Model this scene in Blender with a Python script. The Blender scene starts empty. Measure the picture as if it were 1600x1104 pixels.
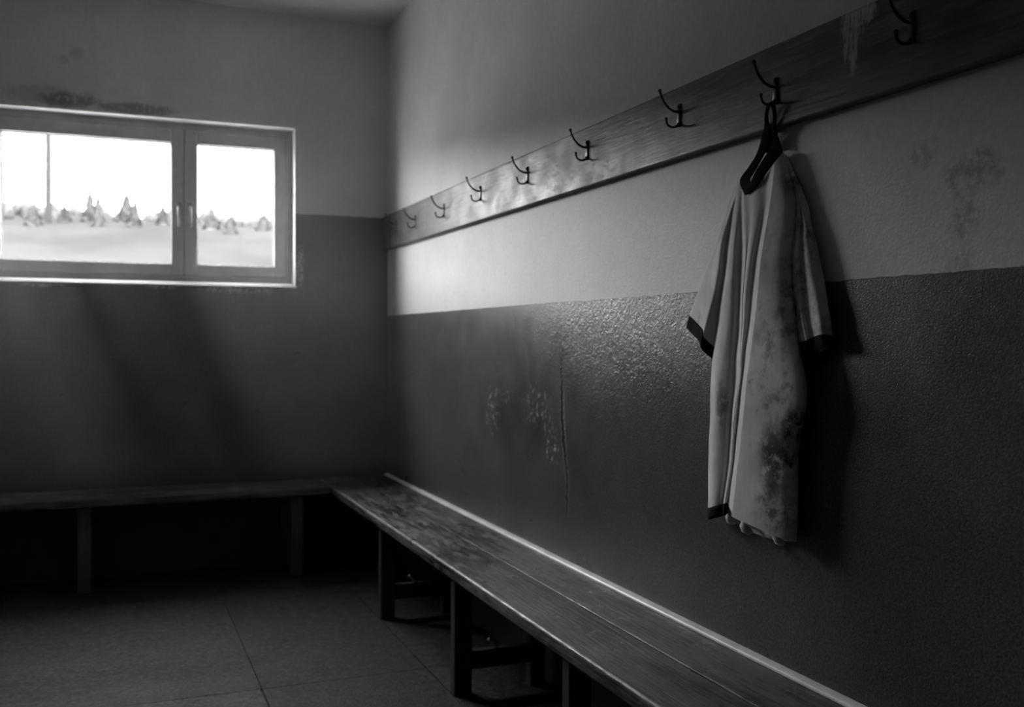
import bpy, bmesh, math, random
from mathutils import Vector, Matrix
random.seed(7)
S = bpy.context.scene
C = S.collection

# ------------------------------------------------------------------ camera
cam_d = bpy.data.cameras.new('camera')
cam = bpy.data.objects.new('camera', cam_d)
C.objects.link(cam)
S.camera = cam
CAM = Vector((-1.4506, -5.4651, 1.2197))
yaw, pit, rol = (math.radians(a) for a in (21.9835, 0.8501, 0.2143))
fw = Vector((math.sin(yaw) * math.cos(pit), math.cos(yaw) * math.cos(pit), -math.sin(pit)))
r0 = Vector((math.cos(yaw), -math.sin(yaw), 0))
u0 = r0.cross(fw)
rt = r0 * math.cos(rol) + u0 * math.sin(rol)
up = -r0 * math.sin(rol) + u0 * math.cos(rol)
cam.matrix_world = Matrix(((rt.x, up.x, -fw.x, CAM.x), (rt.y, up.y, -fw.y, CAM.y), (rt.z, up.z, -fw.z, CAM.z), (0, 0, 0, 1)))
cam_d.sensor_width = 36
cam_d.lens = 1557.66 / 1600 * 36
cam_d.clip_start = 0.02
cam_d.clip_end = 600
cam_d.dof.use_dof = True
cam_d.dof.focus_distance = 2.35
cam_d.dof.aperture_fstop = 3.4

# ------------------------------------------------------------------ sky, light, exposure
SKY = 33.0
w = bpy.data.worlds.new('overcast_sky')
S.world = w
w.use_nodes = True
nt = w.node_tree
nt.nodes.clear()
bg = nt.nodes.new('ShaderNodeBackground')
wo = nt.nodes.new('ShaderNodeOutputWorld')
bg.inputs['Color'].default_value = (1, 1, 1, 1)
bg.inputs['Strength'].default_value = SKY
nt.links.new(bg.outputs[0], wo.inputs[0])
pl = bpy.data.lights.new('window_portal', 'AREA')
pl.shape = 'RECTANGLE'
pl.size, pl.size_y = 1.62, 0.9
pl.cycles.is_portal = True
plo = bpy.data.objects.new('window_portal', pl)
C.objects.link(plo)
plo.location = (-1.283, 0.2, 1.93)
plo.rotation_euler = (math.radians(-90), 0, 0)
S.view_settings.view_transform = 'Standard'
S.view_settings.look = 'None'
S.view_settings.gamma = 1
S.view_settings.use_curve_mapping = False
S.view_settings.exposure = 0.0
S.cycles.max_bounces = 10
S.cycles.diffuse_bounces = 6
S.cycles.volume_bounces = 1
S.cycles.sample_clamp_indirect = 8

# ------------------------------------------------------------------ material helpers
class M:
    """small wrapper round a node material"""
    def __init__(self, name, base=0.5, rough=0.6, spec=0.5, metal=0.0):
        self.m = bpy.data.materials.new(name)
        self.m.use_nodes = True
        self.nt = self.m.node_tree
        self.b = self.nt.nodes['Principled BSDF']
        self.set('Base Color', base)
        self.set('Roughness', rough)
        self.set('Specular IOR Level', spec)
        self.set('Metallic', metal)
        tc = self.nt.nodes.new('ShaderNodeTexCoord')
        self.co = tc.outputs['Object']
        self.tc = tc
    def n(self, t, **kw):
        nd = self.nt.nodes.new(t)
        for k, v in kw.items():
            setattr(nd, k, v)
        return nd
    def link(self, a, b):
        self.nt.links.new(a, b)
    def put(self, sock, v):
        if isinstance(v, bpy.types.NodeSocket):
            self.link(v, sock)
        elif sock.type == 'RGBA' and not hasattr(v, '__len__'):
            sock.default_value = (v, v, v, 1)
        else:
            sock.default_value = v
    def set(self, name, v):
        self.put(self.b.inputs[name], v)
    def mapping(self, scale=(1, 1, 1), rot=(0, 0, 0), loc=(0, 0, 0), src=None):
        nd = self.n('ShaderNodeMapping')
        nd.inputs['Scale'].default_value = scale
        nd.inputs['Rotation'].default_value = rot
        nd.inputs['Location'].default_value = loc
        self.link(src or self.co, nd.inputs['Vector'])
        return nd.outputs[0]
    def noise(self, scale, detail=4, rough=0.55, dist=0.0, vec=None):
        nd = self.n('ShaderNodeTexNoise')
        nd.inputs['Scale'].default_value = scale
        nd.inputs['Detail'].default_value = detail
        nd.inputs['Roughness'].default_value = rough
        nd.inputs['Distortion'].default_value = dist
        self.link(vec or self.co, nd.inputs['Vector'])
        return nd.outputs['Fac']
    def math(self, op, a, b=0.0, clamp=False):
        nd = self.n('ShaderNodeMath', operation=op)
        nd.use_clamp = clamp
        self.put(nd.inputs[0], a)
        self.put(nd.inputs[1], b)
        return nd.outputs[0]
    def ramp(self, v, a, b, to0=0.0, to1=1.0):
        nd = self.n('ShaderNodeMapRange')
        nd.interpolation_type = 'SMOOTHSTEP'
        self.put(nd.inputs['Value'], v)
        for k, x in zip(('From Min', 'From Max', 'To Min', 'To Max'), (a, b, to0, to1)):
            self.put(nd.inputs[k], x)
        return nd.outputs[0]
    def mix(self, f, a, b):
        nd = self.n('ShaderNodeMix', data_type='FLOAT')
        self.put(nd.inputs[0], f)
        self.put(nd.inputs[2], a)
        self.put(nd.inputs[3], b)
        return nd.outputs[0]
    def xyz(self, src=None):
        nd = self.n('ShaderNodeSeparateXYZ')
        self.link(src or self.co, nd.inputs[0])
        return nd.outputs
    def blob(self, centre, radius, soft=1.0, wob=0.0, wscale=8):
        """1 inside an ellipsoid around centre, 0 outside; ragged when wob > 0"""
        sc = tuple(1.0 / r for r in radius)
        mp = self.n('ShaderNodeMapping')
        mp.inputs['Scale'].default_value = sc
        mp.inputs['Location'].default_value = tuple(-c * s for c, s in zip(centre, sc))
        self.link(self.co, mp.inputs['Vector'])
        ln = self.n('ShaderNodeVectorMath', operation='LENGTH')
        self.link(mp.outputs[0], ln.inputs[0])
        d = ln.outputs['Value']
        if wob:
            d = self.math('ADD', d, self.math('MULTIPLY', self.math('SUBTRACT', self.noise(wscale, 6, 0.65), 0.5), wob))
        return self.ramp(d, 1.0, 1.0 - soft)
    def bump(self, h, strength=0.3, dist=0.002):
        nd = self.n('ShaderNodeBump')
        self.put(nd.inputs['Strength'], strength)
        nd.inputs['Distance'].default_value = dist
        self.put(nd.inputs['Height'], h)
        self.link(nd.outputs[0], self.b.inputs['Normal'])
        return nd

def mat_wall(name, split, dado, upper, marks):
    """plaster above, glossy oil paint below a horizontal line"""
    m = M(name)
    z = m.xyz()['Z']
    edge = m.math('ADD', split, m.math('MULTIPLY', m.math('SUBTRACT', m.noise(25, 3), 0.5), 0.006))
    is_up = m.ramp(z, m.math('SUBTRACT', edge, 0.0012), m.math('ADD', edge, 0.0012))
    mott = m.noise(2.2, 6, 0.6)
    fine = m.noise(60, 4, 0.6)
    upc = m.math('MULTIPLY', upper, m.ramp(mott, 0.2, 0.8, 0.86, 1.08))
    upc = m.math('MULTIPLY', upc, m.ramp(fine, 0.25, 0.75, 0.94, 1.05))
    dac = m.math('MULTIPLY', dado, m.ramp(mott, 0.25, 0.75, 0.8, 1.25))
    dac = m.math('MULTIPLY', dac, m.ramp(m.noise(150, 4, 0.7), 0.3, 0.7, 0.6, 1.4))
    peel = m.noise(46, 3, 0.6, 1.8)
    grain = m.noise(260, 2, 0.5)
    zone = m.blob((0, -2.75, 1.28), (1, .95, .42), .9, .5, 4) if marks == 'right' else 0.3
    hgt_d = m.math('ADD', m.math('MULTIPLY', peel, m.mix(zone, 0.12, 1.0)), m.math('MULTIPLY', grain, 0.3))
    hgt_u = m.math('ADD', m.math('MULTIPLY', m.noise(130, 3, 0.6), 0.8), m.math('MULTIPLY', m.noise(14, 3), 0.5))
    hgt = m.mix(is_up, hgt_d, hgt_u)
    ro = m.mix(is_up, m.ramp(m.noise(5, 5, 0.6), 0.3, 0.7, 0.27, 0.36), 0.55)
    sp = m.mix(is_up, 0.3, 0.6)
    col = m.mix(is_up, dac, upc)
    st = m.mix(is_up, 0.9, 0.35)
    if marks == 'right':
        # crack running down the oil paint
        x, y, zz = m.xyz()['X'], m.xyz()['Y'], z
        wig = m.math('MULTIPLY', m.math('SUBTRACT', m.noise(6, 5, 0.7), 0.5), 0.10)
        lin = m.ramp(zz, 0.62, 1.16, -2.385, -2.325)
        d = m.math('ABSOLUTE', m.math('SUBTRACT', m.math('ADD', y, wig), lin))
        wid = m.math('MULTIPLY', 0.016, m.blob((0, -2.36, 0.93), (1, 0.2, 0.24), 1.0))
        wid = m.math('MAXIMUM', wid, m.math('MULTIPLY', 0.0045, m.blob((0, -2.36, 0.89), (1, 0.3, 0.29), 0.1)))
        crack = m.ramp(d, wid, m.math('MULTIPLY', wid, 0.35))
        col = m.mix(crack, col, 0.004)
        ro = m.mix(crack, ro, 0.9)
        hgt = m.mix(crack, hgt, -3.0)
        lip = m.math('MULTIPLY', m.ramp(m.math('ABSOLUTE', m.math('SUBTRACT', d, 0.016)), 0.009, 0.0), m.blob((0, -2.36, 0.88), (1, 0.2, 0.26), 0.5, 1.6, 30))
        col = m.mix(lip, col, 0.16)
        # flaked and scuffed patches left of the crack
        for c, r, wb, v in (((0, -1.66, 0.92), (1, 0.10, 0.11), 2.6, 0.26), ((0, -2.11, 0.975), (1, 0.17, 0.10), 2.4, 0.22), ((0, -1.78, 1.0), (1, 0.12, 0.05), 2.6, 0.2), ((0, -2.25, 0.85), (1, 0.08, 0.12), 2.6, 0.2)):
            k = m.math('MULTIPLY', m.blob(c, r, 0.5, wb * .6, 26), m.ramp(m.noise(45, 4, 0.7), 0.54, 0.62))
            col = m.mix(k, col, m.math('MULTIPLY', v, 1.5))
            ro = m.mix(k, ro, .7)
        dirty = m.blob((0, -1.95, 0.93), (1, 0.55, 0.22), 0.9, 0.8, 5)
        col = m.math('MULTIPLY', col, m.mix(dirty, 1.0, 0.62))
        # dirt on the plaster at the near end
        for c, r, v in (((0, -4.10, 1.53), (1, 0.09, 0.05), 0.5), ((0, -4.08, 1.45), (1, 0.05, 0.06), 0.5), ((0, -3.98, 1.58), (1, 0.05, 0.04), 0.7), ((0, -4.07, 1.36), (1, 0.04, 0.035), 0.6)):
            k = m.math('MULTIPLY', m.blob(c, r, 0.6, 1.8, 22), m.ramp(m.noise(50, 5, 0.7), 0.38, 0.62))
            col = m.mix(k, col, m.math('MULTIPLY', col, v))
    else:
        for c, r, v in (((-1.64, 0, 2.40), (0.17, 1, 0.05), 0.45), ((-1.33, 0, 2.385), (0.25, 1, 0.042), 0.45), ((-1.75, 0, 2.42), (0.25, 1, 0.06), 0.75), ((-1.60, 0, 2.64), (0.05, 1, 0.04), 0.8), ((-1.66, 0, 2.60), (0.03, 1, 0.03), 0.8)):
            k = m.math('MULTIPLY', m.blob(c, r, 0.5, 1.3, 14), m.ramp(m.noise(40, 5, 0.7), 0.3, 0.5))
            col = m.mix(k, col, m.math('MULTIPLY', col, v))
        # paint worn off to plaster under the sill
        for c, r in (((-0.80, 0, 1.478), (0.26, 1, 0.026)), ((-1.2, 0, 1.485), (0.1, 1, 0.016)), ((-1.75, 0, 1.484), (0.12, 1, 0.02)), ((-0.49, 0, 1.60), (0.03, 1, 0.14))):
            k = m.math('MULTIPLY', m.blob(c, r, 0.6, 1.5, 24), m.ramp(m.noise(60, 5, 0.7), 0.4, 0.6))
            col = m.mix(k, col, 0.4)
    m.set('Base Color', col)
    m.set('Roughness', ro)
    m.set('Specular IOR Level', sp)
    m.bump(hgt, st, 0.0025)
    return m.m

def mat_wood(name, along='Y', dark=0.03, light=0.10, rough=(0.32, 0.5), bump=0.35, wear=None, spec=0.5):
    m = M(name)
    k = {'X': (1.2, 22, 22), 'Y': (22, 1.2, 22), 'Z': (22, 22, 1.2)}[along]
    k2 = tuple(4 * a for a in k)
    g1 = m.noise(2.2, 6, 0.62, 0.7, m.mapping(k))
    g2 = m.noise(1.6, 4, 0.6, 0.3, m.mapping(k2))
    big = m.noise(3.0, 5, 0.6)
    g = m.math('ADD', m.math('MULTIPLY', g1, 0.6), m.math('MULTIPLY', g2, 0.4))
    f = m.ramp(m.math('ADD', g, m.math('MULTIPLY', m.math('SUBTRACT', big, 0.5), 0.5)), 0.37, 0.63)
    col = m.mix(f, dark, light)
    ro = m.ramp(m.noise(9, 6, 0.7), 0.3, 0.7, rough[0], rough[1])
    hgt = g
    if wear:
        hgt, col, ro = wear(m, hgt, col, ro)
    m.set('Base Color', col)
    m.set('Roughness', ro)
    m.set('Specular IOR Level', spec)
    m.bump(hgt, bump, 0.004)
    return m.m

def wear_rail(m, hgt, col, ro):
    # scuffed band where the varnish is worn
    for c, r, v in (((-.03, -2.42, 1.80), (1, 0.32, 0.085), 0.5), ((-.03, -2.65, 1.75), (1, 0.18, 0.06), 0.5)):
        k = m.math('MULTIPLY', m.blob(c, r, 0.8, 1.2, 12), m.ramp(m.noise(2.4, 6, 0.75, 0.5, m.mapping((24, 9, 24))), 0.47, 0.6))
        col = m.mix(k, col, v)
        ro = m.mix(k, ro, 0.6)
    # white runs of spilt paint near the last hook
    for c, r in (((-.03, -3.815, 1.885), (1, 0.045, 0.05)), ((-.03, -3.812, 1.84), (1, 0.017, 0.085)), ((-.03, -3.79, 1.85), (1, 0.010, 0.06)), ((-.03, -3.855, 1.885), (1, 0.03, 0.03))):
        k = m.math('MULTIPLY', m.blob(c, r, 0.4, 0.9, 40), m.ramp(m.noise(2, 5, 0.7, 0.2, m.mapping((60, 60, 16))), 0.36, 0.55))
        col = m.mix(k, col, 0.55)
        ro = m.mix(k, ro, 0.8)
    return hgt, col, ro

def wear_bench(m, hgt, col, ro):
    sc = m.ramp(m.noise(2.4, 6, 0.75, 0.6, m.mapping((16, 3, 16))), 0.5, 0.6)
    col = m.mix(m.math('MULTIPLY', sc, 0.7), col, 0.22)
    ro = m.mix(sc, ro, 0.55)
    # paint rubbed off along the front nosing
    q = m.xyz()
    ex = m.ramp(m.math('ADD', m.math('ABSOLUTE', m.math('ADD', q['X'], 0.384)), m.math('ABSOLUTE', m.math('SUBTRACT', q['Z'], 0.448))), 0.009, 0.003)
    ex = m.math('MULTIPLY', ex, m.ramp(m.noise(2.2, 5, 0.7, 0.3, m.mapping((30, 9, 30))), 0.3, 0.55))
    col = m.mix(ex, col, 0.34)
    return hgt, col, ro

def mat_tile():
    m = M('floor_tile')
    oi = m.n('ShaderNodeObjectInfo')
    sp = m.n('ShaderNodeSeparateColor')
    m.link(oi.outputs['Color'], sp.inputs[0])
    v = sp.outputs[0]
    a = m.noise(70, 5, 0.75)
    b = m.noise(4, 5, 0.6)
    c = m.math('MULTIPLY', v, m.ramp(a, 0.32, 0.68, 0.25, 1.75))
    c = m.math('MULTIPLY', c, m.ramp(b, 0.3, 0.7, 0.85, 1.15))
    c = m.math('MULTIPLY', c, m.ramp(m.noise(28, 4, 0.7), 0.35, 0.65, 0.6, 1.4))
    m.set('Base Color', c)
    m.set('Roughness', m.ramp(b, 0.3, 0.7, 0.5, 0.68))
    m.set('Specular IOR Level', 0.22)
    m.bump(m.math('ADD', a, m.math('MULTIPLY', m.noise(300, 2), 0.4)), 0.8, 0.004)
    return m.m

def mat_plain(name, base, rough=0.6, spec=0.5, metal=0.0, var=0.15, scale=12, bump=0.1, bscale=80):
    m = M(name, base, rough, spec, metal)
    f = m.noise(scale, 5, 0.6)
    m.set('Base Color', m.math('MULTIPLY', base, m.ramp(f, 0.3, 0.7, 1 - var, 1 + var)))
    if bump:
        m.bump(m.noise(bscale, 3), bump, 0.001)
    return m.m

def mat_glass():
    m = M('window_glass')
    nt = m.nt
    out = nt.nodes['Material Output']
    tr = m.n('ShaderNodeBsdfTransparent')
    gl = m.n('ShaderNodeBsdfGlossy')
    gl.inputs['Roughness'].default_value = 0.03
    tr.inputs['Color'].default_value = (0.96, 0.96, 0.96, 1)
    lw = m.n('ShaderNodeLayerWeight')
    lw.inputs['Blend'].default_value = 0.5
    fac = m.math('ADD', 0.03, m.math('MULTIPLY', m.math('POWER', lw.outputs['Facing'], 5.0), 0.9))
    mx = m.n('ShaderNodeMixShader')
    m.link(fac, mx.inputs[0])
    m.link(tr.outputs[0], mx.inputs[1])
    m.link(gl.outputs[0], mx.inputs[2])
    m.link(mx.outputs[0], out.inputs['Surface'])
    return m.m

MAT = dict(
    wall_r=mat_wall('right_wall_paint', 1.3461, 0.092, 0.68, 'right'),
    wall_b=mat_wall('back_wall_paint', 1.8924, 0.085, 0.68, 'back'),
    wall_o=mat_plain('far_side_wall_paint', 0.13, 0.8, 0.2),
    ceiling=mat_plain('ceiling_paint', 0.72, 0.9, 0.1, var=0.06, scale=3, bump=0.2),
    rail=mat_wood('coat_rail_wood', 'Y', 0.022, 0.095, (0.36, 0.52), 0.4, wear_rail),
    bench=mat_wood('bench_wood', 'Y', 0.010, 0.15, (0.24, 0.46), 1.0, wear_bench),
    bench_x=mat_wood('back_bench_wood', 'X', 0.07, 0.20, (0.3, 0.5), 0.4),
    leg=mat_wood('bench_leg_wood', 'Z', 0.03, 0.06, (0.45, 0.6), 0.2),
    leg_b=mat_wood('back_bench_leg_wood', 'Z', 0.09, 0.16, (0.45, 0.6), 0.2),
    tile=mat_tile(),
    glint_stick=mat_plain('pale_glint', 0.6, 0.7),
    grout=mat_plain('floor_grout', 0.03, 0.9),
    trim=mat_plain('pale_trim_paint', 0.85, 0.35, 0.5, var=0.12, bump=0.15),
    frame=mat_plain('window_frame_paint', 0.44, 0.45, 0.4, var=0.08, bump=0.05),
    gasket=mat_plain('window_gasket', 0.08, 0.7),
    reveal=mat_plain('reveal_plaster', 0.9, 0.85, 0.1, var=0.08),
    glass=mat_glass(),
    metal=mat_plain('dark_hook_metal', 0.05, 0.3, 0.6, 0.7, bump=0.05),
    steel=mat_plain('handle_metal', 0.12, 0.45, 0.5, 0.5, bump=0),
    hill=mat_plain('hill_grass', 0.024, 1.0, 0.0, var=0.18, scale=0.06, bump=0),
    tree=mat_plain('spruce_needles', 0.055, 1.0, 0.0, var=0.3, scale=0.6, bump=0),  # needles paled to put the outdoor mist into their colour
    scrub=mat_plain('scrub_twigs', 0.046, 1.0, 0.0, var=0.3, scale=0.4, bump=0),
    bark=mat_plain('grey_bark', 0.026, 1.0, 0.0, bump=0),
    unseen_yard=mat_plain('pale_bounce_ground', 0.26, 1.0, 0.0, scale=2, bump=0),
)

# ------------------------------------------------------------------ mesh helpers
def box(bm, a, b, bevel=0.0, seg=2):
    x0, y0, z0 = (min(p, q) for p, q in zip(a, b))
    x1, y1, z1 = (max(p, q) for p, q in zip(a, b))
    g = bmesh.ops.create_cube(bm, size=1)
    vs = g['verts']
    for v in vs:
        v.co = Vector((x0 if v.co.x < 0 else x1, y0 if v.co.y < 0 else y1, z0 if v.co.z < 0 else z1))
    if bevel:
        es = list({e for v in vs for e in v.link_edges})
        bmesh.ops.bevel(bm, geom=es, offset=bevel, segments=seg, profile=0.5, affect='EDGES')

def tube(bm, pts, radii, sides=8, cap=True):
    pts = [Vector(p) for p in pts]
    if not hasattr(radii, '__len__'):
        radii = [radii] * len(pts)
    rings = []
    prev = None
    for i, p in enumerate(pts):
        t = (pts[min(i + 1, len(pts) - 1)] - pts[max(i - 1, 0)]).normalized()
        if prev is None:
            prev = t.orthogonal().normalized()
        n = (prev - t * prev.dot(t)).normalized()
        prev = n
        b = t.cross(n)
        rings.append([bm.verts.new(p + (n * math.cos(a) + b * math.sin(a)) * radii[i]) for a in (2 * math.pi * k / sides for k in range(sides))])
    for a, b in zip(rings, rings[1:]):
        for k in range(sides):
            bm.faces.new((a[k], a[(k + 1) % sides], b[(k + 1) % sides], b[k]))
    if cap:
        bm.faces.new(rings[0][::-1])
        bm.faces.new(rings[-1])

def ball(bm, c, r, sub=2):
    bmesh.ops.create_icosphere(bm, subdivisions=sub, radius=r, matrix=Matrix.Translation(c))

def obj(name, bm, mat, parent=None, smooth=False, loc=None):
    """link a bmesh as ONE mesh object; vertices are in world space unless loc is given"""
    bmesh.ops.recalc_face_normals(bm, faces=bm.faces)
    me = bpy.data.meshes.new(name)
    bm.to_mesh(me)
    bm.free()
    me.materials.append(mat)
    if smooth:
        for p in me.polygons:
            p.use_smooth = True
    o = bpy.data.objects.new(name, me)
    C.objects.link(o)
    if parent:
        o.parent = parent
        if loc is None:
            o.matrix_parent_inverse = Matrix.Translation(-world(parent))
    if loc is not None:
        o.location = loc
    return o

def world(o):
    v = o.location.copy()
    while o.parent:
        v += o.matrix_parent_inverse.to_translation()
        o = o.parent
        v += o.location
    return v

def tag(o, label=None, cat=None, group=None, kind=None):
    for k, v in (('label', label), ('category', cat), ('group', group), ('kind', kind)):
        if v:
            o[k] = v
    return o

def thing(name, loc, label, cat, group=None):
    o = bpy.data.objects.new(name, None)
    o.empty_display_size = 0.1
    C.objects.link(o)
    o.location = loc
    return tag(o, label, cat, group)

def boxes(name, mat, parent, lst, bevel=0.0, seg=2, smooth=False):
    bm = bmesh.new()
    for a, b in lst:
        box(bm, a, b, bevel, seg)
    return obj(name, bm, mat, parent, smooth)

def dup(o, parent=None, loc=None):
    c = o.copy()
    C.objects.link(c)
    if parent:
        c.parent = parent
    if loc is not None:
        c.location = loc
    return c

# ------------------------------------------------------------------ room shell
XL, YF, H = -3.5, -6.3, 2.9656
WX0, WX1, WZ0, WZ1 = -2.055, -0.513, 1.503, 2.357       # window opening
wall_r = tag(boxes('wall_right', MAT['wall_r'], None, [((0, YF - .2, -.1), (.2, .3, H + .1))]),
             'long right wall, pale plaster above glossy dark oil paint', kind='structure')
wall_b = tag(boxes('wall_back', MAT['wall_b'], None, [
    ((XL - .2, 0, -.1), (WX0, .3, H + .1)), ((WX1, 0, -.1), (0, .3, H + .1)),
    ((WX0, 0, -.1), (WX1, .3, WZ0)), ((WX0, 0, WZ1), (WX1, .3, H + .1))]),
             'back wall with the window, pale plaster above dark paint', kind='structure')
tag(boxes('wall_left', MAT['wall_o'], None, [((XL - .2, YF - .2, -.1), (XL, 0, H + .1))]), 'plain left wall out of view', kind='structure')
tag(boxes('wall_front', MAT['wall_o'], None, [((XL, YF - .2, -.1), (0, YF, H + .1))]), 'plain wall behind the camera', kind='structure')
tag(boxes('ceiling', MAT['ceiling'], None, [((XL, YF, H), (0, 0, H + .1))]), 'flat pale painted ceiling', kind='structure')
floor = tag(boxes('floor', MAT['grout'], None, [((XL, YF, -.1), (0, 0, -.006))]), 'grey floor of large rectangular tiles', kind='structure')
xs = [.232, -.365, -.962, -2.156, -3.35, -3.6]
ys = [-6.4, -4.345, -3.145, -1.945, -.745, .3]
for i in range(len(xs) - 1):
    for j in range(len(ys) - 1):
        x1, x0 = min(xs[i], -0.001), max(xs[i + 1], XL + .001)
        y0, y1 = max(ys[j], YF + .001), min(ys[j + 1], -.001)
        if x1 - x0 < .02 or y1 - y0 < .02:
            continue
        t = boxes('tile', MAT['tile'], floor, [((x0 + .0011, y0 + .0011, -.009), (x1 - (.005 if abs(x1 + .962) < .01 and y1 < -1.5 else .0011), y1 - .0011, .0025 if x0 > -.4 else 0))], 0.0009, 1)
        v = 0.034 + random.uniform(-.004, .004)
        if abs(x1 + 0.962) < .01 and abs(y1 + 1.945) < .01:
            v = 0.058
        t.color = (v, v, v, 1)

# pale quarter-round batten where the bench meets the wall
bm = bmesh.new()
prof = [(0, 0.4505)] + [(-0.021 * math.cos(a), 0.4505 + 0.011 * math.sin(a) + 0.001) for a in (math.pi / 2 * k / 5 for k in range(6))]
prof.insert(1, (-0.021, 0.4505))
ringA = [bm.verts.new((x, -5.2, z)) for x, z in prof]
ringB = [bm.verts.new((x, -0.004, z)) for x, z in prof]
for k in range(len(prof)):
    bm.faces.new((ringA[k], ringA[(k + 1) % len(prof)], ringB[(k + 1) % len(prof)], ringB[k]))
bm.faces.new(ringA[::-1])
bm.faces.new(ringB)
tag(obj('trim_1', bm, MAT['trim']), 'pale painted batten running along the wall at the back of the bench', kind='structure')

# ------------------------------------------------------------------ window
def ring_boxes(x0, x1, z0, z1, t, y0, y1):
    return [((x0, y0, z0), (x0 + t, y1, z1)), ((x1 - t, y0, z0), (x1, y1, z1)),
            ((x0 + t, y0, z0), (x1 - t, y1, z0 + t)), ((x0 + t, y0, z1 - t), (x1 - t, y1, z1))]
win = thing('window_1', (-1.284, .13, WZ0), 'wide white two-sash window in the back wall looking out on misty trees', None)
win['kind'] = 'structure'
e = .004
boxes('reveal', MAT['reveal'], win, [((WX1 - e, -.003, WZ0), (WX1, .3, WZ1)), ((WX0, -.003, WZ0), (WX0 + e, .3, WZ1)),
                                     ((WX0 + e, -.003, WZ1 - e), (WX1 - e, .3, WZ1))], 0)
bm = bmesh.new()                                             # sill board, its top sloping gently down into the room
prof = [(-.012, WZ0 - .014), (-.012, WZ0 - .007), (.07, WZ0 + .014), (.3, WZ0 + .014), (.3, WZ0 - .002), (-.0005, WZ0 - .002), (-.0005, WZ0 - .014)]
rA = [bm.verts.new((WX0 - .004, y, z)) for y, z in prof]
rB = [bm.verts.new((WX1 + .004, y, z)) for y, z in prof]
for k in range(len(prof)):
    q = (k + 1) % len(prof)
    bm.faces.new((rA[k], rA[q], rB[q], rB[k]))
bm.faces.new(rA[::-1])
bm.faces.new(rB)
obj('sill', bm, MAT['reveal'], win)
boxes('frame', MAT['frame'], win, ring_boxes(WX0 + e, WX1 - e, WZ0 + .004, WZ1 - e, .055, .10, .165) + [((-1.125, .108, WZ0 + .05), (-1.04, .165, WZ1 - .05))], .003)
for (gx0, gx1, hx) in ((-1.95, -1.148, -1.112), (-1.016, -.614, -1.055)):
    gz0, gz1, t = 1.608, 2.247, .066
    sx0, sx1 = gx0 - t, gx1 + t
    sx0, sx1 = max(sx0, -2.018), min(sx1, -.552)
    if gx1 < -1.1:
        sx1 = -1.085
    else:
        sx0 = -1.081
    s = boxes('sash', MAT['frame'], win, [((sx0, .088, 1.55), (gx0, .15, 2.317)), ((gx1, .088, 1.55), (sx1, .15, 2.317)),
                                          ((gx0, .088, 1.55), (gx1, .15, gz0)), ((gx0, .088, gz1), (gx1, .15, 2.317))], .004)
    boxes('seal', MAT['gasket'], s, ring_boxes(sx0 - .0018, sx1 + .0018, 1.5482, 2.3188, .004, .0935, .11))
    boxes('gasket', MAT['gasket'], s, ring_boxes(gx0 + .0005, gx1 - .0005, gz0 + .0005, gz1 - .0005, .004, .112, .128))
    boxes('pane', MAT['glass'], s, [((gx0 + .002, .118, gz0 + .002), (gx1 - .002, .122, gz1 - .002))])
    bm = bmesh.new()
    box(bm, (hx - .012, .078, 1.86), (hx + .012, .088, 1.93), .003)
    tube(bm, [(hx, .085, 1.905), (hx, .06, 1.905), (hx, .052, 1.90), (hx, .05, 1.885), (hx, .05, 1.80)], [.007, .007, .008, .008, .007], 10)
    tag(obj('handle', bm, MAT['steel'], s, True), 'metal lever handle')

# ------------------------------------------------------------------ outdoors
def rx(k, D):
    return CAM.x + k * D
bm = bmesh.new()
box(bm, (-60, .3, -.5), (60, 50, -.3))  # unseen ground, its pale tone picked to bounce sky light indoors
tag(obj('unseen_yard', bm, MAT['unseen_yard']), 'unseen ground outside the window, pale to bounce light indoors', kind='structure')
bm = bmesh.new()
nx, ny = 60, 26
grid = []
for j in range(ny):
    row = []
    for i in range(nx):
        f = j / (ny - 1)
        yy = 50 + 120 * f
        xx = -130 + 260 * i / (nx - 1)
        zc = -.3 + 22.6 * (f ** 1.15) / 1.0 if yy < 155 else -.3 + 22.6 * ((105 / 120) ** 1.15) - (yy - 155) * .2
        zc += .5 * f * math.sin(xx * .11 + 1.3) + .35 * f * math.sin(xx * .31 + yy * .1)
        row.append(bm.verts.new((xx, yy, zc)))
    grid.append(row)
for j in range(ny - 1):
    for i in range(nx - 1):
        bm.faces.new((grid[j][i], grid[j][i + 1], grid[j + 1][i + 1], grid[j + 1][i]))
tag(obj('hillside', bm, MAT['hill'], None, True), 'misty grey hillside rising outside the window', kind='structure')

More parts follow.
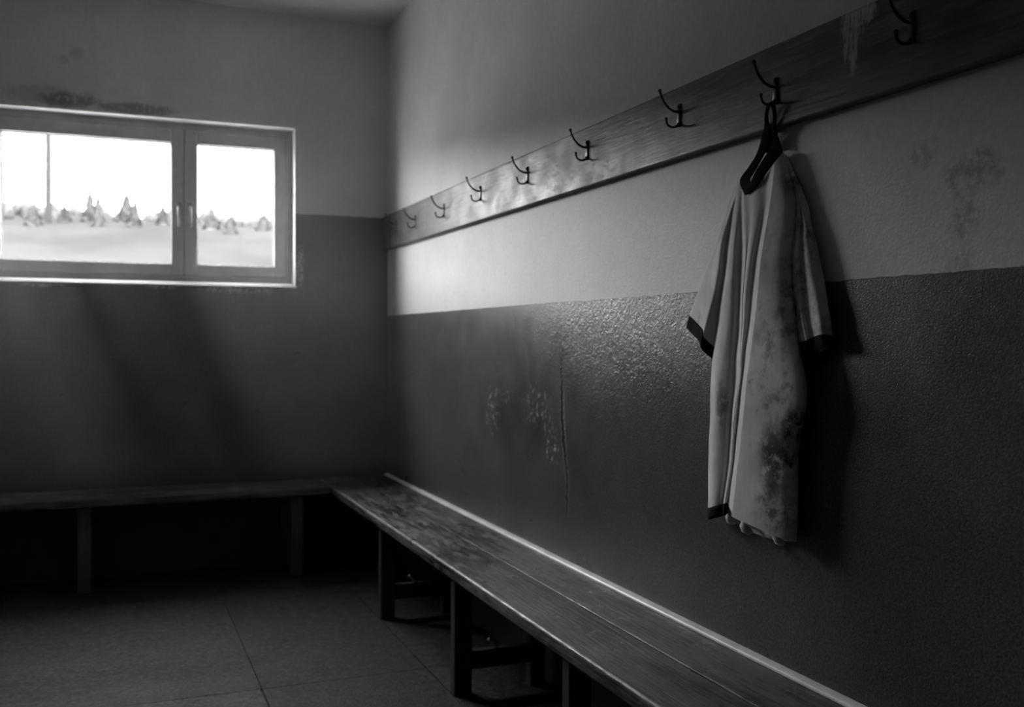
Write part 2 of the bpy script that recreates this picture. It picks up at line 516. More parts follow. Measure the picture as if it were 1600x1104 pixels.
def spruce(x, y, z, h, r, label, group='spruces on the misty hill'):
    root = thing('spruce_tree', (x, y, z), label, 'tree', group)
    bm = bmesh.new()
    tube(bm, [(x, y, z - .5), (x, y, z + h * .5), (x, y, z + h)], [h * .02, h * .014, h * .004], 6)
    obj('trunk', bm, MAT['bark'], root)
    bm = bmesh.new()
    bmesh.ops.create_cone(bm, segments=9, radius1=r * .62, radius2=.04, depth=h * .92, cap_ends=True, matrix=Matrix.Translation((x, y, z + h * .52)))
    tiers = 13
    for k in range(tiers):
        f = k / (tiers - 1)
        zb = z + h * (.08 + .86 * f)
        rr = r * (1 - f) ** .85 + .05 * r
        n = 9
        a0 = random.random() * 6
        for q in range(n):
            a = a0 + 2 * math.pi * q / n + random.uniform(-.2, .2)
            L = rr * random.uniform(.7, 1.15)
            wd = L * .33 + .02 * h
            d = Vector((math.cos(a), math.sin(a), 0))
            s = Vector((-d.y, d.x, 0))
            p0 = Vector((x, y, zb + h * .06))
            tip = Vector((x, y, zb - L * .28)) + d * L
            mid = Vector((x, y, zb + h * .02)) + d * L * .5
            v = [bm.verts.new(c) for c in (p0, mid + s * wd, tip, mid - s * wd, mid - Vector((0, 0, h * .05)))]
            bm.faces.new((v[0], v[1], v[4]))
            bm.faces.new((v[1], v[2], v[4]))
            bm.faces.new((v[2], v[3], v[4]))
            bm.faces.new((v[3], v[0], v[4]))
    obj('foliage', bm, MAT['tree'], root)
    return root

def hz(y):
    f = (y - 50) / 120
    return -.3 + 22.6 * f ** 1.15
for k, top, D, wdt, lab in (
        (-.0165, .1415, 150, 1.7, 'tallest spruce on the hill, left of the twin in the left pane'),
        (-.0095, .1370, 144, 1.4, 'slim spruce just right of the tallest in the left pane'),
        (.0150, .1385, 150, 2.2, 'broad spruce right of centre in the left pane'),
        (.0225, .1330, 143, 1.6, 'lower spruce on the right shoulder of the broad one'),
        (.0470, .1275, 150, 1.8, 'short spruce by the mullion at the right end of the left pane'),
        (-.0640, .1230, 146, 1.6, 'low spruce left of the slender bare trunk'),
        (-.0380, .1240, 150, 1.4, 'low spruce just right of the slender bare trunk'),
        (.0920, .1270, 150, 2.0, 'spruce at the left end of the right pane'),
        (.1090, .1230, 145, 1.5, 'low spruce in the middle of the right pane'),
        (.1400, .1240, 150, 1.7, 'spruce at the right end of the right pane')):
    y = CAM.y + D
    zt = CAM.z + top * D
    zb = hz(y) - .6
    spruce(rx(k, D), y, zb, max(zt - zb, 1.5), wdt, lab)
for k, lab, D, hh in ((-.0515, 'slender bare dead trunk standing alone in the left pane', 149, 20), (-.0905, 'slender bare dead trunk at the left edge of the left pane', 148, 15)):
    y, x = CAM.y + D, rx(k, D)
    z = hz(y)
    root = thing('bare_tree', (x, y, z), lab, 'tree', 'bare trunks on the misty hill')
    bm = bmesh.new()
    tube(bm, [(x, y, z - 1.2), (x + .05, y, z + hh * .5), (x - .04, y, z + hh)], [.5, .45, .4], 7)
    obj('trunk', bm, MAT['bark'], root)
    for q in range(26):
        bm = bmesh.new()
        zz = z + hh * (.22 + .75 * q / 26)
        a = q * 2.4
        L = 1.5 * (1.1 - q / 26)
        tube(bm, [(x, y, zz), (x + L * .5 * math.cos(a), y + L * .5 * math.sin(a), zz + .1), (x + L * math.cos(a), y + L * math.sin(a), zz - .2)], [.12, .09, .04], 5)
        obj('branch', bm, MAT['bark'], root)

bm = bmesh.new()
for k in range(260):
    x = random.uniform(-24, 34)
    y = random.uniform(148, 158)
    r = random.uniform(.35, .95)
    z = hz(y) + r * .3
    bmesh.ops.create_icosphere(bm, subdivisions=1, radius=r, matrix=Matrix.Translation((x, y, z)) @ Matrix.Diagonal((1, 1, random.uniform(.9, 2.0), 1)))
for v in bm.verts:
    v.co += Vector((random.uniform(-.2, .2), random.uniform(-.2, .2), random.uniform(-.2, .25)))
tag(obj('scrub', bm, MAT['scrub']), 'pale misty scrub growing along the top of the hill', 'shrubs', kind='stuff')

# ------------------------------------------------------------------ benches
BH, BT = 0.45, 0.043
bench = thing('long_bench', (-.2, -2.6, 0), 'long worn dark wooden bench running along the right wall', 'bench')
def plank(name, a, b, mat, par, bev=.006):
    bm = bmesh.new()
    box(bm, a, b, bev, 4)
    return obj(name, bm, mat, par, True)
plank('plank', (-.386, -5.2, BH - BT), (-.1918, -.006, BH), MAT['bench'], bench, .008)
plank('plank', (-.1888, -5.2, BH - BT), (-.004, -.006, BH), MAT['bench'], bench, .003)
leg_src = None
for y in (-1.255, -2.245, -3.155, -4.1, -5.05):
    parts = []
    for nm, x0, x1 in (('leg', -.366, -.302), ('leg', -.085, -.028)):
        boxes(nm, MAT['leg'], bench, [((x0, y - .022, 0), (x1, y + .022, BH - BT))], .003)
    boxes('stretcher', MAT['leg'], bench, [((-.302, y - .016, .085), (-.085, y + .016, .148))], .002)
    boxes('bearer', MAT['leg'], bench, [((-.302, y - .018, BH - BT - .05), (-.085, y + .018, BH - BT))], .002)
for y in (-1.255, -2.245):  # pale sticks standing in for glints of light on the stretchers
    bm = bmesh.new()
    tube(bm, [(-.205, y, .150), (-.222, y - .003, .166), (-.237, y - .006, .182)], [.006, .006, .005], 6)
    obj('glint_stick', bm, MAT['glint_stick'], bench)
bench2 = thing('back_bench', (-1.9, -.18, 0), 'dark wooden bench under the window along the back wall', 'bench')
plank('plank', (-3.3, -.345, BH - .04), (-.389, -.178, BH), MAT['bench_x'], bench2, .006)
plank('plank', (-3.3, -.175, BH - .04), (-.389, -.004, BH), MAT['bench_x'], bench2, .003)
for x in (-.56, -1.565, -2.57):
    boxes('leg', MAT['leg_b'], bench2, [((x - .031, -.318, 0), (x + .031, -.272, BH - .04))], .003)
    boxes('leg', MAT['leg_b'], bench2, [((x - .031, -.075, 0), (x + .031, -.03, BH - .04))], .003)
    boxes('bearer', MAT['leg_b'], bench2, [((x - .018, -.272, BH - .09), (x + .018, -.075, BH - .04))], .002)

# ------------------------------------------------------------------ coat rail with hooks
rack = thing('coat_rack', (-.014, -2.6, 1.8), 'long dark stained coat board with double hooks high on the right wall', 'coat rack')
bm = bmesh.new()
box(bm, (-.027, -5.8, 1.7085), (-.0005, -.002, 1.9004), .005, 2)
obj('board', bm, MAT['rail'], rack)
def hook_parts(loc, first):
    if first is None:
        bm = bmesh.new()
        box(bm, (-.0045, -.008, -.040), (0, .008, .022), .002, 2)
        h = obj('hook', bm, MAT['metal'], rack, True)
        h.matrix_parent_inverse = Matrix.Identity(4)
        h.location = loc
        bm = bmesh.new()
        tube(bm, [(-.003, 0, .0), (-.018, 0, .001), (-.034, 0, .008), (-.048, 0, .022), (-.057, 0, .038), (-.061, 0, .050)], [.0042, .0036, .0033, .0031, .0031, .0033], 9)
        ball(bm, (-.0615, 0, .052), .005)
        a = obj('upper_prong', bm, MAT['metal'], h, True, (0, 0, 0))
        bm = bmesh.new()
        tube(bm, [(-.003, 0, -.030)] + [(-.022 - .018 * math.sin(t), 0, -.030 - .012 * math.cos(t)) for t in [math.radians(d) for d in (-60, -30, 0, 30, 60, 85)]] + [(-.0415, 0, -.022)], [.004, .0036, .0034, .0033, .0031, .0031, .0031, .0031], 9)
        ball(bm, (-.0415, 0, -.021), .0045)
        b = obj('lower_prong', bm, MAT['metal'], h, True, (0, 0, 0))
        bm = bmesh.new()
        tube(bm, [(-.003, 0, .014), (-.0065, 0, .014), (-.0075, 0, .014)], [.0045, .0045, .0025], 10)
        c = obj('screw', bm, MAT['metal'], h, True, (0, 0, 0))
        return h
    h = dup(first, rack, loc)
    for ch in first.children:
        dup(ch, h)
    return h
HOOKS = [(-.287, 1.826), (-.640, 1.815), (-1.10, 1.815), (-1.585, 1.828), (-2.085, 1.828), (-2.58, 1.833), (-3.137, 1.830), (-3.556, 1.800), (-3.976, 1.825)]
first = None
for y, z in HOOKS:
    h = hook_parts(Vector((-.027, y, z)) - rack.location, first)
    first = first or h

# ------------------------------------------------------------------ jersey on the hook
# column control points (metres, room axes) down the front of the shirt, read as pleats from the far side seam to the near one
BODY = [
 [(-.0130,-3.3665,1.5875),(-.0159,-3.3628,1.5355),(-.0189,-3.3599,1.4833),(-.0218,-3.3552,1.4311),(-.0225,-3.3455,1.3791),(-.0230,-3.3358,1.3267),(-.0235,-3.3271,1.2738),(-.0241,-3.3144,1.2206),(-.0246,-3.3012,1.1669),(-.0251,-3.2965,1.1129),(-.0257,-3.2955,1.0590),(-.0261,-3.2940,1.0050),(-.0263,-3.2914,0.9508),(-.0265,-3.2888,0.8964),(-.0268,-3.2887,0.8422),(-.0270,-3.2890,0.7881)],
 [(-.0160,-3.3763,1.5876),(-.0228,-3.3801,1.5346),(-.0296,-3.3850,1.4818),(-.0364,-3.3866,1.4294),(-.0378,-3.3782,1.3780),(-.0388,-3.3693,1.3262),(-.0397,-3.3612,1.2740),(-.0406,-3.3495,1.2215),(-.0415,-3.3370,1.1685),(-.0425,-3.3329,1.1153),(-.0434,-3.3326,1.0622),(-.0440,-3.3314,1.0089),(-.0440,-3.3285,0.9554),(-.0440,-3.3256,0.9018),(-.0440,-3.3252,0.8483),(-.0440,-3.3251,0.7949)],
 [(-.0190,-3.3914,1.5979),(-.0254,-3.3990,1.5442),(-.0318,-3.4037,1.4911),(-.0381,-3.4076,1.4384),(-.0408,-3.4051,1.3863),(-.0418,-3.4003,1.3343),(-.0429,-3.3942,1.2821),(-.0440,-3.3848,1.2297),(-.0450,-3.3709,1.1768),(-.0461,-3.3607,1.1235),(-.0472,-3.3594,1.0702),(-.0479,-3.3601,1.0171),(-.0477,-3.3557,0.9634),(-.0475,-3.3513,0.9095),(-.0472,-3.3495,0.8557),(-.0470,-3.3482,0.8019)],
 [(-.0200,-3.4062,1.6052),(-.0244,-3.4094,1.5519),(-.0287,-3.4118,1.4990),(-.0331,-3.4143,1.4461),(-.0355,-3.4154,1.3935),(-.0365,-3.4147,1.3411),(-.0374,-3.4119,1.2887),(-.0384,-3.4069,1.2362),(-.0393,-3.3968,1.1833),(-.0402,-3.3904,1.1302),(-.0412,-3.3870,1.0770),(-.0420,-3.3850,1.0237),(-.0420,-3.3810,0.9701),(-.0420,-3.3770,0.9163),(-.0420,-3.3706,0.8620),(-.0420,-3.3632,0.8072)],
 [(-.0210,-3.4184,1.5940),(-.0228,-3.4196,1.5422),(-.0246,-3.4212,1.4903),(-.0264,-3.4228,1.4385),(-.0275,-3.4217,1.3869),(-.0283,-3.4201,1.3353),(-.0291,-3.4194,1.2837),(-.0299,-3.4168,1.2319),(-.0307,-3.4107,1.1800),(-.0315,-3.4085,1.1280),(-.0323,-3.4024,1.0756),(-.0331,-3.3950,1.0229),(-.0336,-3.3909,0.9701),(-.0340,-3.3854,0.9170),(-.0345,-3.3754,0.8631),(-.0350,-3.3640,0.8085)],
 [(-.0260,-3.4297,1.5798),(-.0302,-3.4398,1.5279),(-.0343,-3.4487,1.4766),(-.0385,-3.4571,1.4258),(-.0400,-3.4571,1.3758),(-.0412,-3.4501,1.3261),(-.0424,-3.4501,1.2760),(-.0435,-3.4493,1.2259),(-.0447,-3.4477,1.1758),(-.0459,-3.4452,1.1255),(-.0471,-3.4368,1.0747),(-.0480,-3.4271,1.0236),(-.0480,-3.4216,0.9724),(-.0480,-3.4153,0.9208),(-.0480,-3.4042,0.8683),(-.0480,-3.3915,0.8152)],
 [(-.0270,-3.4482,1.5695),(-.0307,-3.4630,1.5181),(-.0343,-3.4654,1.4684),(-.0380,-3.4630,1.4192),(-.0393,-3.4564,1.3703),(-.0406,-3.4516,1.3210),(-.0419,-3.4518,1.2714),(-.0432,-3.4505,1.2218),(-.0444,-3.4483,1.1722),(-.0457,-3.4461,1.1224),(-.0470,-3.4381,1.0722),(-.0481,-3.4294,1.0217),(-.0483,-3.4235,0.9710),(-.0485,-3.4173,0.9200),(-.0488,-3.4060,0.8681),(-.0490,-3.3930,0.8154)],
 [(-.0310,-3.4769,1.5746),(-.0351,-3.4833,1.5240),(-.0392,-3.4824,1.4745),(-.0434,-3.4797,1.4251),(-.0446,-3.4721,1.3759),(-.0452,-3.4648,1.3265),(-.0459,-3.4633,1.2767),(-.0465,-3.4605,1.2267),(-.0472,-3.4564,1.1766),(-.0478,-3.4522,1.1264),(-.0485,-3.4441,1.0757),(-.0490,-3.4349,1.0246),(-.0490,-3.4277,0.9733),(-.0490,-3.4208,0.9217),(-.0490,-3.4092,0.8692),(-.0490,-3.3958,0.8159)],
 [(-.0310,-3.4919,1.5816),(-.0346,-3.5016,1.5304),(-.0383,-3.4983,1.4810),(-.0419,-3.4923,1.4317),(-.0434,-3.4840,1.3823),(-.0439,-3.4748,1.3327),(-.0444,-3.4716,1.2826),(-.0450,-3.4665,1.2323),(-.0455,-3.4584,1.1818),(-.0460,-3.4540,1.1310),(-.0465,-3.4467,1.0799),(-.0470,-3.4378,1.0284),(-.0470,-3.4296,0.9765),(-.0470,-3.4223,0.9244),(-.0470,-3.4107,0.8714),(-.0470,-3.3969,0.8175)],
 [(-.0270,-3.5185,1.5990),(-.0289,-3.5262,1.5469),(-.0309,-3.5148,1.4972),(-.0328,-3.5014,1.4472),(-.0344,-3.4902,1.3965),(-.0355,-3.4830,1.3452),(-.0366,-3.4769,1.2935),(-.0377,-3.4701,1.2416),(-.0388,-3.4586,1.1893),(-.0399,-3.4512,1.1367),(-.0410,-3.4444,1.0838),(-.0420,-3.4374,1.0306),(-.0423,-3.4276,0.9768),(-.0425,-3.4196,0.9227),(-.0428,-3.4096,0.8681),(-.0430,-3.3984,0.8128)],
 [(-.0340,-3.5567,1.6208),(-.0401,-3.5607,1.5665),(-.0463,-3.5590,1.5131),(-.0524,-3.5527,1.4602),(-.0581,-3.5443,1.4072),(-.0594,-3.5370,1.3540),(-.0607,-3.5307,1.3004),(-.0620,-3.5246,1.2465),(-.0634,-3.5130,1.1922),(-.0647,-3.5055,1.1376),(-.0660,-3.4988,1.0827),(-.0670,-3.4912,1.0274),(-.0670,-3.4807,0.9715),(-.0670,-3.4729,0.9153),(-.0670,-3.4614,0.8583),(-.0670,-3.4521,0.8011)],
 [(-.0340,-3.5662,1.6266),(-.0408,-3.5667,1.5720),(-.0476,-3.5655,1.5177),(-.0544,-3.5611,1.4637),(-.0610,-3.5551,1.4097),(-.0627,-3.5514,1.3556),(-.0643,-3.5460,1.3013),(-.0659,-3.5389,1.2468),(-.0676,-3.5297,1.1920),(-.0692,-3.5221,1.1368),(-.0708,-3.5154,1.0812),(-.0720,-3.5084,1.0254),(-.0720,-3.4996,0.9690),(-.0720,-3.4880,0.9118),(-.0720,-3.4764,0.8541),(-.0720,-3.4647,0.7958)],
 [(-.0280,-3.5745,1.6403),(-.0342,-3.5929,1.5805),(-.0404,-3.6061,1.5223),(-.0466,-3.6056,1.4661),(-.0528,-3.6037,1.4100),(-.0551,-3.6039,1.3540),(-.0573,-3.6060,1.2979),(-.0594,-3.6091,1.2418),(-.0616,-3.6087,1.1859),(-.0638,-3.6180,1.1303),(-.0660,-3.6183,1.0746),(-.0671,-3.6123,1.0184),(-.0673,-3.6035,0.9615),(-.0676,-3.5933,0.9039),(-.0678,-3.5769,0.8449),(-.0680,-3.5603,0.7851)],
 [(-.0190,-3.5719,1.6472),(-.0240,-3.6016,1.5836),(-.0290,-3.6251,1.5223),(-.0340,-3.6270,1.4642),(-.0390,-3.6196,1.4070),(-.0414,-3.6268,1.3488),(-.0438,-3.6351,1.2909),(-.0463,-3.6458,1.2334),(-.0487,-3.6618,1.1766),(-.0511,-3.6788,1.1205),(-.0535,-3.6797,1.0642),(-.0543,-3.6620,1.0061),(-.0547,-3.6503,0.9479),(-.0552,-3.6449,0.8899),(-.0556,-3.6405,0.8318),(-.0560,-3.6361,0.7735)],
 [(-.0130,-3.5699,1.6465),(-.0158,-3.5997,1.5828),(-.0186,-3.6220,1.5214),(-.0213,-3.6217,1.4633),(-.0241,-3.6157,1.4056),(-.0260,-3.6218,1.3471),(-.0280,-3.6316,1.2887),(-.0299,-3.6432,1.2308),(-.0318,-3.6617,1.1736),(-.0338,-3.6801,1.1173),(-.0357,-3.6778,1.0604),(-.0364,-3.6598,1.0019),(-.0368,-3.6538,0.9438),(-.0372,-3.6540,0.8864),(-.0376,-3.6534,0.8287),(-.0380,-3.6488,0.7703)]]
HEM = [(-.0270,-3.2893,0.7586),(-.0440,-3.3197,0.7648),(-.0470,-3.3486,0.7731),(-.0420,-3.3636,0.7785),(-.0350,-3.3643,0.7806),(-.0480,-3.3877,0.7861),(-.0490,-3.3933,0.7879),(-.0490,-3.3961,0.7883),(-.0470,-3.3972,0.7892),(-.0430,-3.3982,0.7891)]
SLEEVE_FAR = [
 [(-.0120,-3.3947,1.6089),(-.0135,-3.3576,1.5722),(-.0150,-3.3378,1.5323),(-.0164,-3.3166,1.4920),(-.0179,-3.2948,1.4510),(-.0185,-3.2671,1.4098),(-.0190,-3.2378,1.3678),(-.0195,-3.2095,1.3248),(-.0200,-3.1806,1.2809)],
 [(-.0140,-3.3989,1.6066),(-.0171,-3.3695,1.5673),(-.0202,-3.3527,1.5256),(-.0233,-3.3350,1.4835),(-.0261,-3.3168,1.4408),(-.0271,-3.2955,1.3979),(-.0281,-3.2733,1.3542),(-.0290,-3.2500,1.3099),(-.0300,-3.2263,1.2648)],
 [(-.0160,-3.4031,1.6043),(-.0220,-3.3809,1.5618),(-.0280,-3.3638,1.5180),(-.0341,-3.3457,1.4738),(-.0384,-3.3414,1.4280),(-.0395,-3.3295,1.3827),(-.0407,-3.3162,1.3370),(-.0418,-3.2983,1.2910),(-.0430,-3.2801,1.2443)],
 [(-.0160,-3.4032,1.6027),(-.0227,-3.3858,1.5574),(-.0293,-3.3710,1.5112),(-.0360,-3.3588,1.4644),(-.0396,-3.3549,1.4167),(-.0407,-3.3432,1.3693),(-.0418,-3.3286,1.3216),(-.0429,-3.3091,1.2735),(-.0440,-3.2893,1.2246)],
 [(-.0150,-3.4044,1.5995),(-.0184,-3.3832,1.5524),(-.0218,-3.3708,1.5037),(-.0252,-3.3621,1.4542),(-.0266,-3.3543,1.4044),(-.0275,-3.3462,1.3543),(-.0283,-3.3331,1.3040),(-.0292,-3.3205,1.2532),(-.0300,-3.3090,1.2020)],
 [(-.0140,-3.4084,1.5959),(-.0166,-3.3931,1.5478),(-.0191,-3.3876,1.4981),(-.0216,-3.3861,1.4479),(-.0227,-3.3799,1.3980),(-.0235,-3.3713,1.3480),(-.0244,-3.3585,1.2977),(-.0252,-3.3449,1.2470),(-.0260,-3.3261,1.1956)]]
CUFF_FAR = [(-.0200,-3.1651,1.2521),(-.0300,-3.2096,1.2348),(-.0430,-3.2640,1.2148),(-.0440,-3.2778,1.1951),(-.0300,-3.3036,1.1710),(-.0260,-3.3236,1.1649)]
SLEEVE_NEAR = [
 [(-.0110,-3.5614,1.6481),(-.0122,-3.5768,1.5910),(-.0135,-3.5867,1.5352),(-.0147,-3.5881,1.4806),(-.0160,-3.5896,1.4262),(-.0165,-3.5941,1.3716),(-.0170,-3.6004,1.3171),(-.0175,-3.6139,1.2628),(-.0180,-3.6288,1.2090)],
 [(-.0110,-3.5661,1.6459),(-.0164,-3.6008,1.5868),(-.0218,-3.6321,1.5297),(-.0272,-3.6416,1.4763),(-.0326,-3.6443,1.4239),(-.0337,-3.6466,1.3719),(-.0345,-3.6524,1.3198),(-.0352,-3.6657,1.2678),(-.0360,-3.6825,1.2164)],
 [(-.0110,-3.5708,1.6421),(-.0137,-3.6018,1.5850),(-.0164,-3.6322,1.5293),(-.0190,-3.6410,1.4771),(-.0217,-3.6461,1.4256),(-.0229,-3.6518,1.3744),(-.0239,-3.6590,1.3233),(-.0250,-3.6715,1.2724),(-.0260,-3.6871,1.2220)],
 [(-.0110,-3.5755,1.6384),(-.0158,-3.6062,1.5826),(-.0206,-3.6362,1.5282),(-.0254,-3.6606,1.4756),(-.0302,-3.6719,1.4252),(-.0321,-3.6857,1.3753),(-.0334,-3.7011,1.3259),(-.0347,-3.7180,1.2770),(-.0360,-3.7289,1.2289)],
 [(-.0110,-3.5802,1.6347),(-.0127,-3.6178,1.5784),(-.0144,-3.6539,1.5238),(-.0161,-3.6702,1.4728),(-.0178,-3.6926,1.4219),(-.0189,-3.7073,1.3724),(-.0199,-3.7222,1.3235),(-.0210,-3.7362,1.2753),(-.0220,-3.7469,1.2276)]]
CUFF_NEAR = [(-.0180,-3.6382,1.1747),(-.0360,-3.6743,1.1770),(-.0260,-3.6918,1.1899),(-.0360,-3.7396,1.2029),(-.0220,-3.7552,1.2140)]
COLLAR = [((-.0470,-3.5653,1.7645),(-.0470,-3.5631,1.7533)),((-.0420,-3.5729,1.7560),(-.0420,-3.5612,1.7483)),((-.0360,-3.5699,1.7295),(-.0360,-3.5581,1.7290)),((-.0280,-3.5572,1.7020),(-.0280,-3.5452,1.7087)),((-.0200,-3.5563,1.6837),(-.0200,-3.5249,1.6924)),((-.0170,-3.5692,1.6508),(-.0170,-3.5163,1.6703)),((-.0270,-3.5685,1.6384),(-.0270,-3.5251,1.6561)),((-.0330,-3.5363,1.6108),(-.0330,-3.5066,1.6334)),((-.0350,-3.5000,1.5817),(-.0350,-3.4895,1.6164)),((-.0330,-3.4541,1.5669),(-.0330,-3.4692,1.5953)),((-.0280,-3.4312,1.5779),(-.0280,-3.4596,1.6016)),((-.0220,-3.4090,1.6093),(-.0220,-3.4562,1.6101)),((-.0190,-3.4413,1.6372),(-.0190,-3.4747,1.6288)),((-.0180,-3.4704,1.6631),(-.0180,-3.5030,1.6576)),((-.0220,-3.4956,1.6962),(-.0220,-3.5278,1.6798)),((-.0300,-3.5162,1.7156),(-.0300,-3.5383,1.7069)),((-.0370,-3.5280,1.7409),(-.0370,-3.5402,1.7355)),((-.0430,-3.5432,1.7579),(-.0430,-3.5529,1.7500))]
NECK = [(-.0240,-3.5105,1.7187),(-.0220,-3.5468,1.7044),(-.0120,-3.5554,1.6594),(-.0120,-3.5072,1.6603),(-.0120,-3.4722,1.6632)]
def cr(p0, p1, p2, p3, t):
    return 0.5 * ((2 * p1) + (p2 - p0) * t + (2 * p0 - 5 * p1 + 4 * p2 - p3) * t * t + (3 * p1 - p0 - 3 * p2 + p3) * t ** 3)

def spline(pts, n, closed=False):
    m, out = len(pts), []
    g = (lambda i: pts[i % m]) if closed else (lambda i: pts[max(0, min(m - 1, i))])
    for i in range(m if closed else m - 1):
        for k in range(n):
            out.append(cr(g(i - 1), g(i), g(i + 1), g(i + 2), k / n))
    if not closed:
        out.append(pts[-1])
    return out

def cloth_tube(name, cols, mat, parent, back_x, nc, nr, top_lift=0.0, drop=0.0, wob=0.0):
    """cols: front columns of (x, y, z); a back layer is added near the wall and the whole is skinned as one open-ended tube"""
    cols = [spline([Vector(p) for p in c], nr) for c in cols]
    rows = []
    for r in range(len(cols[0])):
        f = r / (len(cols[0]) - 1)
        front = [c[r] for c in cols]
        a, b = front[-1], front[0]
        back = []
        for s in (.06, .3, .6, .9):
            q = a.lerp(b, s)
            q.x = max(back_x - .004 * math.sin(9 * s + 5 * f), max(a.x, b.x) + .004) if .1 < s < .95 else q.lerp(Vector((back_x, q.y, q.z)), .55).x
            bell = math.sin(math.pi * s)
            q.z += top_lift * bell * max(0, 1 - f * 3) - drop * bell * max(0, f * 4 - 3)
            back.append(q)
        ring = front + back
        sm = []
        nf = len(front)
        for i in range(len(ring)):
            for k in range(nc):
                g = lambda j: ring[j % len(ring)]
                p = cr(g(i - 1), g(i), g(i + 1), g(i + 2), k / nc)
                sm.append(p)
        rows.append(sm)
    bm = bmesh.new()
    vr = []
    for r, sm in enumerate(rows):
        f = r / (len(rows) - 1)
        vv = []
        for p in sm:
            q = p.copy()
            if wob:
                e = min(1, 3 * f)
                q.x += wob * e * (math.sin(q.y * 31 + q.z * 17) * math.sin(q.z * 23 + 1.7) + .5 * math.sin(q.z * 61 + q.y * 47))
            vv.append(bm.verts.new(q))
        vr.append(vv)
    m = len(vr[0])
    for a, b in zip(vr, vr[1:]):
        for k in range(m):
            bm.faces.new((a[k], a[(k + 1) % m], b[(k + 1) % m], b[k]))
    return obj(name, bm, mat, parent, True)

def mat_jersey():
    m = M('muddy_jersey_cloth')
    col = m.math('MULTIPLY', 0.80, m.ramp(m.noise(9, 5, 0.6), 0.3, 0.7, 0.82, 1.08))
    soil = m.ramp(m.noise(16, 7, 0.72), 0.46, 0.66)
    near = m.blob((0, -3.650, 1.1), (1, .16, .75), .7)
    col = m.mix(m.math('MULTIPLY', m.math('MULTIPLY', soil, near), .75), col, 0.10)
    for c, r, thr, amt in (((0, -3.605, .95), (1, .055, .13), .36, .9), ((0, -3.665, 1.035), (1, .045, .05), .42, .95), ((0, -3.650, .97), (1, .04, .10), .46, .9),
                           ((0, -3.580, .86), (1, .05, .05), .5, .6), ((0, -3.640, 1.30), (1, .06, .09), .47, .6), ((0, -3.370, 1.06), (1, .03, .075), .42, .7),
                           ((0, -3.570, 1.11), (1, .12, .10), .56, .6), ((0, -3.620, .83), (1, .06, .05), .45, .7), ((0, -3.620, 1.585), (1, .05, .05), .4, .65),
                           ((0, -3.690, 1.45), (1, .05, .07), .45, .7), ((0, -3.240, 1.27), (1, .05, .03), .5, .5)):
        k = m.math('MULTIPLY', m.blob(c, r, .75, .9, 24), m.ramp(m.noise(34, 6, 0.72), thr, thr + .13))
        col = m.mix(m.math('MULTIPLY', k, amt), col, 0.025)
    m.set('Base Color', col)
    m.set('Roughness', 0.8)
    m.set('Specular IOR Level', 0.2)
    m.set('Sheen Weight', 0.5)
    m.set('Sheen Roughness', 0.35)
    h = m.math('ADD', m.math('MULTIPLY', m.noise(320, 2), .25), m.noise(26, 4, .6, .4, m.mapping((1, 1, .45))))
    m.bump(h, 0.28, 0.004)
    return m.m
MAT['jersey'] = mat_jersey()
MAT['black_rib'] = mat_plain('black_rib_knit', 0.006, 0.9, 0.06, bump=0.3, bscale=300)
jersey = thing('jersey', (-.06, -3.56, 1.755), 'mud-stained pale sports jersey with black collar and cuffs hanging from a wall hook', 'jersey')
cloth_tube('body', BODY, MAT['jersey'], jersey, -.0095, 5, 4, .015, .028, .0008)
def sleeve(cols, cuff, bx, drop):
    s = cloth_tube('sleeve', cols, MAT['jersey'], jersey, bx, 5, 5, 0, drop, .0006)
    cc = [[Vector(c[-1]) + Vector((-.0012, 0, .002)), (Vector(c[-1]) + Vector(q)) / 2 + Vector((-.0016, 0, 0)), Vector(q)] for c, q in zip(cols, cuff)]
    cloth_tube('cuff', cc, MAT['black_rib'], jersey, bx + .0015, 5, 3, -drop, drop)
sleeve(SLEEVE_FAR, CUFF_FAR, -.0085, .006)
sleeve(SLEEVE_NEAR, CUFF_NEAR, -.0085, .03)
# black band along the far part of the hem
top = spline([Vector(c[-1]) + Vector((-.0015, 0, .0)) for c in BODY[:10]], 5)
bot = spline([Vector(q) + Vector((-.0015, 0, 0)) for q in HEM], 5)
bm = bmesh.new()
lay = []
for off in (0, .003):
    lay.append([[bm.verts.new(a.lerp(b, t) + Vector((off, 0, 0))) for t in (-.04, .33, .66, 1)] for a, b in zip(top, bot)])
for L_ in lay:
    for a, b in zip(L_, L_[1:]):
        for k in range(3):
            bm.faces.new((a[k], a[k + 1], b[k + 1], b[k]))
for k in (0, 3):
    for i in range(len(top) - 1):
        bm.faces.new((lay[0][i][k], lay[0][i + 1][k], lay[1][i + 1][k], lay[1][i][k]))
obj('hem_band', bm, MAT['black_rib'], jersey, True)
# curled bits of the back hem
for y, z, x, k in ((-3.415, .782, -.046, 1.0), (-3.475, .771, -.043, 1.3), (-3.60, .768, -.043, 1.2)):
    bm = bmesh.new()
    tube(bm, [(x + .002, y + .016 * k, z + .010), (x - .003, y + .008 * k, z + .004), (x - .004, y, z - .002), (x, y - .010 * k, z - .007), (x + .004, y - .016 * k, z - .008)], [.002, .006 * k, .008 * k, .007 * k, .002], 10)
    obj('hem_curl', bm, MAT['jersey'], jersey, True)
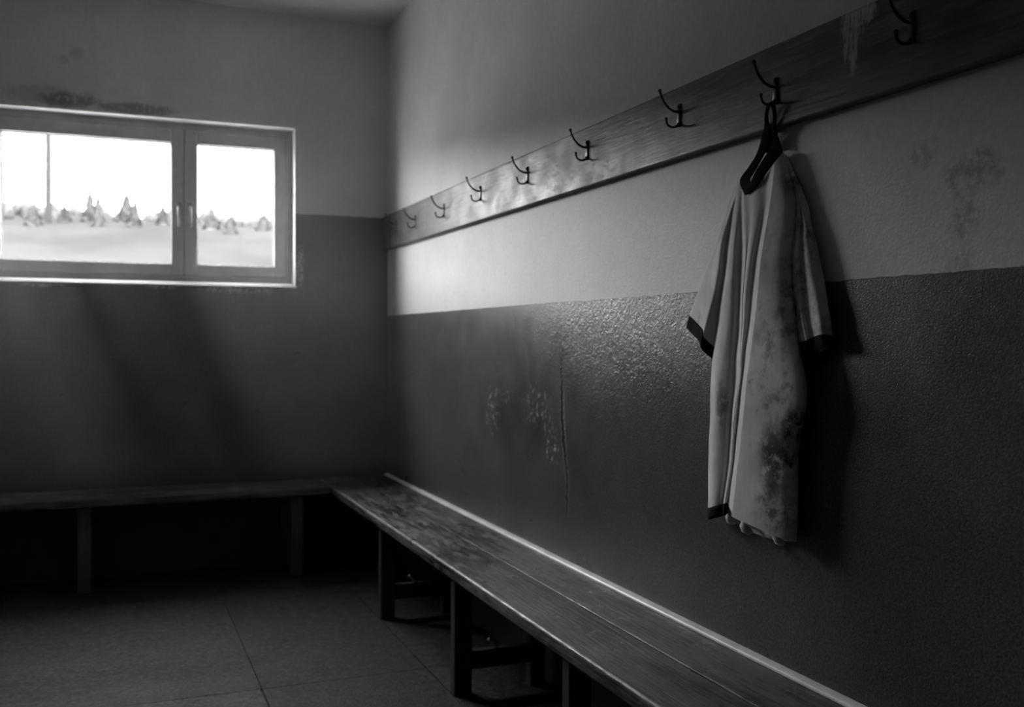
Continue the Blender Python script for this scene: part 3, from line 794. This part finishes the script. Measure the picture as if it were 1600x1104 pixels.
# collar: one ribbon looped over the hook, down both sides of the neck and across the front
EA = spline([Vector(a) for a, b in COLLAR], 6, True)
EB = spline([Vector(b) for a, b in COLLAR], 6, True)
bm = bmesh.new()
rings = []
for a, b in zip(EA, EB):
    c, wv = (a + b) / 2, (a - b) / 2
    nv = Vector((-.0026, 0, 0))
    rings.append([bm.verts.new(c + wv * math.cos(q) + nv * math.sin(q)) for q in (2 * math.pi * k / 12 for k in range(12))])
for i in range(len(rings)):
    a, b = rings[i], rings[(i + 1) % len(rings)]
    for k in range(12):
        bm.faces.new((a[k], a[(k + 1) % 12], b[(k + 1) % 12], b[k]))
obj('collar', bm, MAT['black_rib'], jersey, True)
bm = bmesh.new()
f = [bm.verts.new(Vector(q)) for q in NECK]
b = [bm.verts.new(Vector(q) + Vector((.004, 0, 0))) for q in NECK]
bm.faces.new(f)
bm.faces.new(b[::-1])
for i in range(len(f)):
    j = (i + 1) % len(f)
    bm.faces.new((f[i], f[j], b[j], b[i]))
obj('neck_band', bm, MAT['black_rib'], jersey)

# dust haze before the window, light shafts put in as denser slanting streaks
mh = bpy.data.materials.new('room_haze')
mh.use_nodes = True
nt = mh.node_tree
nt.nodes.clear()
def node(t, **kw):
    n = nt.nodes.new(t)
    for k, v in kw.items():
        setattr(n, k, v)
    return n
vs = node('ShaderNodeVolumeScatter')
vs.inputs['Anisotropy'].default_value = 0.2
tc = node('ShaderNodeTexCoord')
mp = node('ShaderNodeMapping')
mp.inputs['Scale'].default_value = (2.9, 0.3, 0.12)
mpr = node('ShaderNodeMapping')
mpr.inputs['Rotation'].default_value = (0, math.radians(22), 0)
mpr.inputs['Location'].default_value = (.35, 0, 0)
nz = node('ShaderNodeTexNoise')
nz.inputs['Scale'].default_value = 1.0
nz.inputs['Detail'].default_value = 1.5
mr = node('ShaderNodeMapRange')
for k, v in zip(('From Min', 'From Max', 'To Min', 'To Max'), (0.38, 0.62, 0.010, 0.044)):
    mr.inputs[k].default_value = v
nt.links.new(tc.outputs['Object'], mpr.inputs['Vector'])
nt.links.new(mpr.outputs[0], mp.inputs['Vector'])
nt.links.new(mp.outputs[0], nz.inputs['Vector'])
nt.links.new(nz.outputs['Fac'], mr.inputs['Value'])
nt.links.new(mr.outputs[0], vs.inputs['Density'])
vo = node('ShaderNodeOutputMaterial')
nt.links.new(vs.outputs[0], vo.inputs['Volume'])
haze = boxes('dust_haze', mh, None, [((-3.3, -1.5, .62), (-.10, -.001, H - .002))])
tag(haze, 'faint dusty haze before the window, light shafts put in as slanting dense streaks', 'haze', kind='stuff')
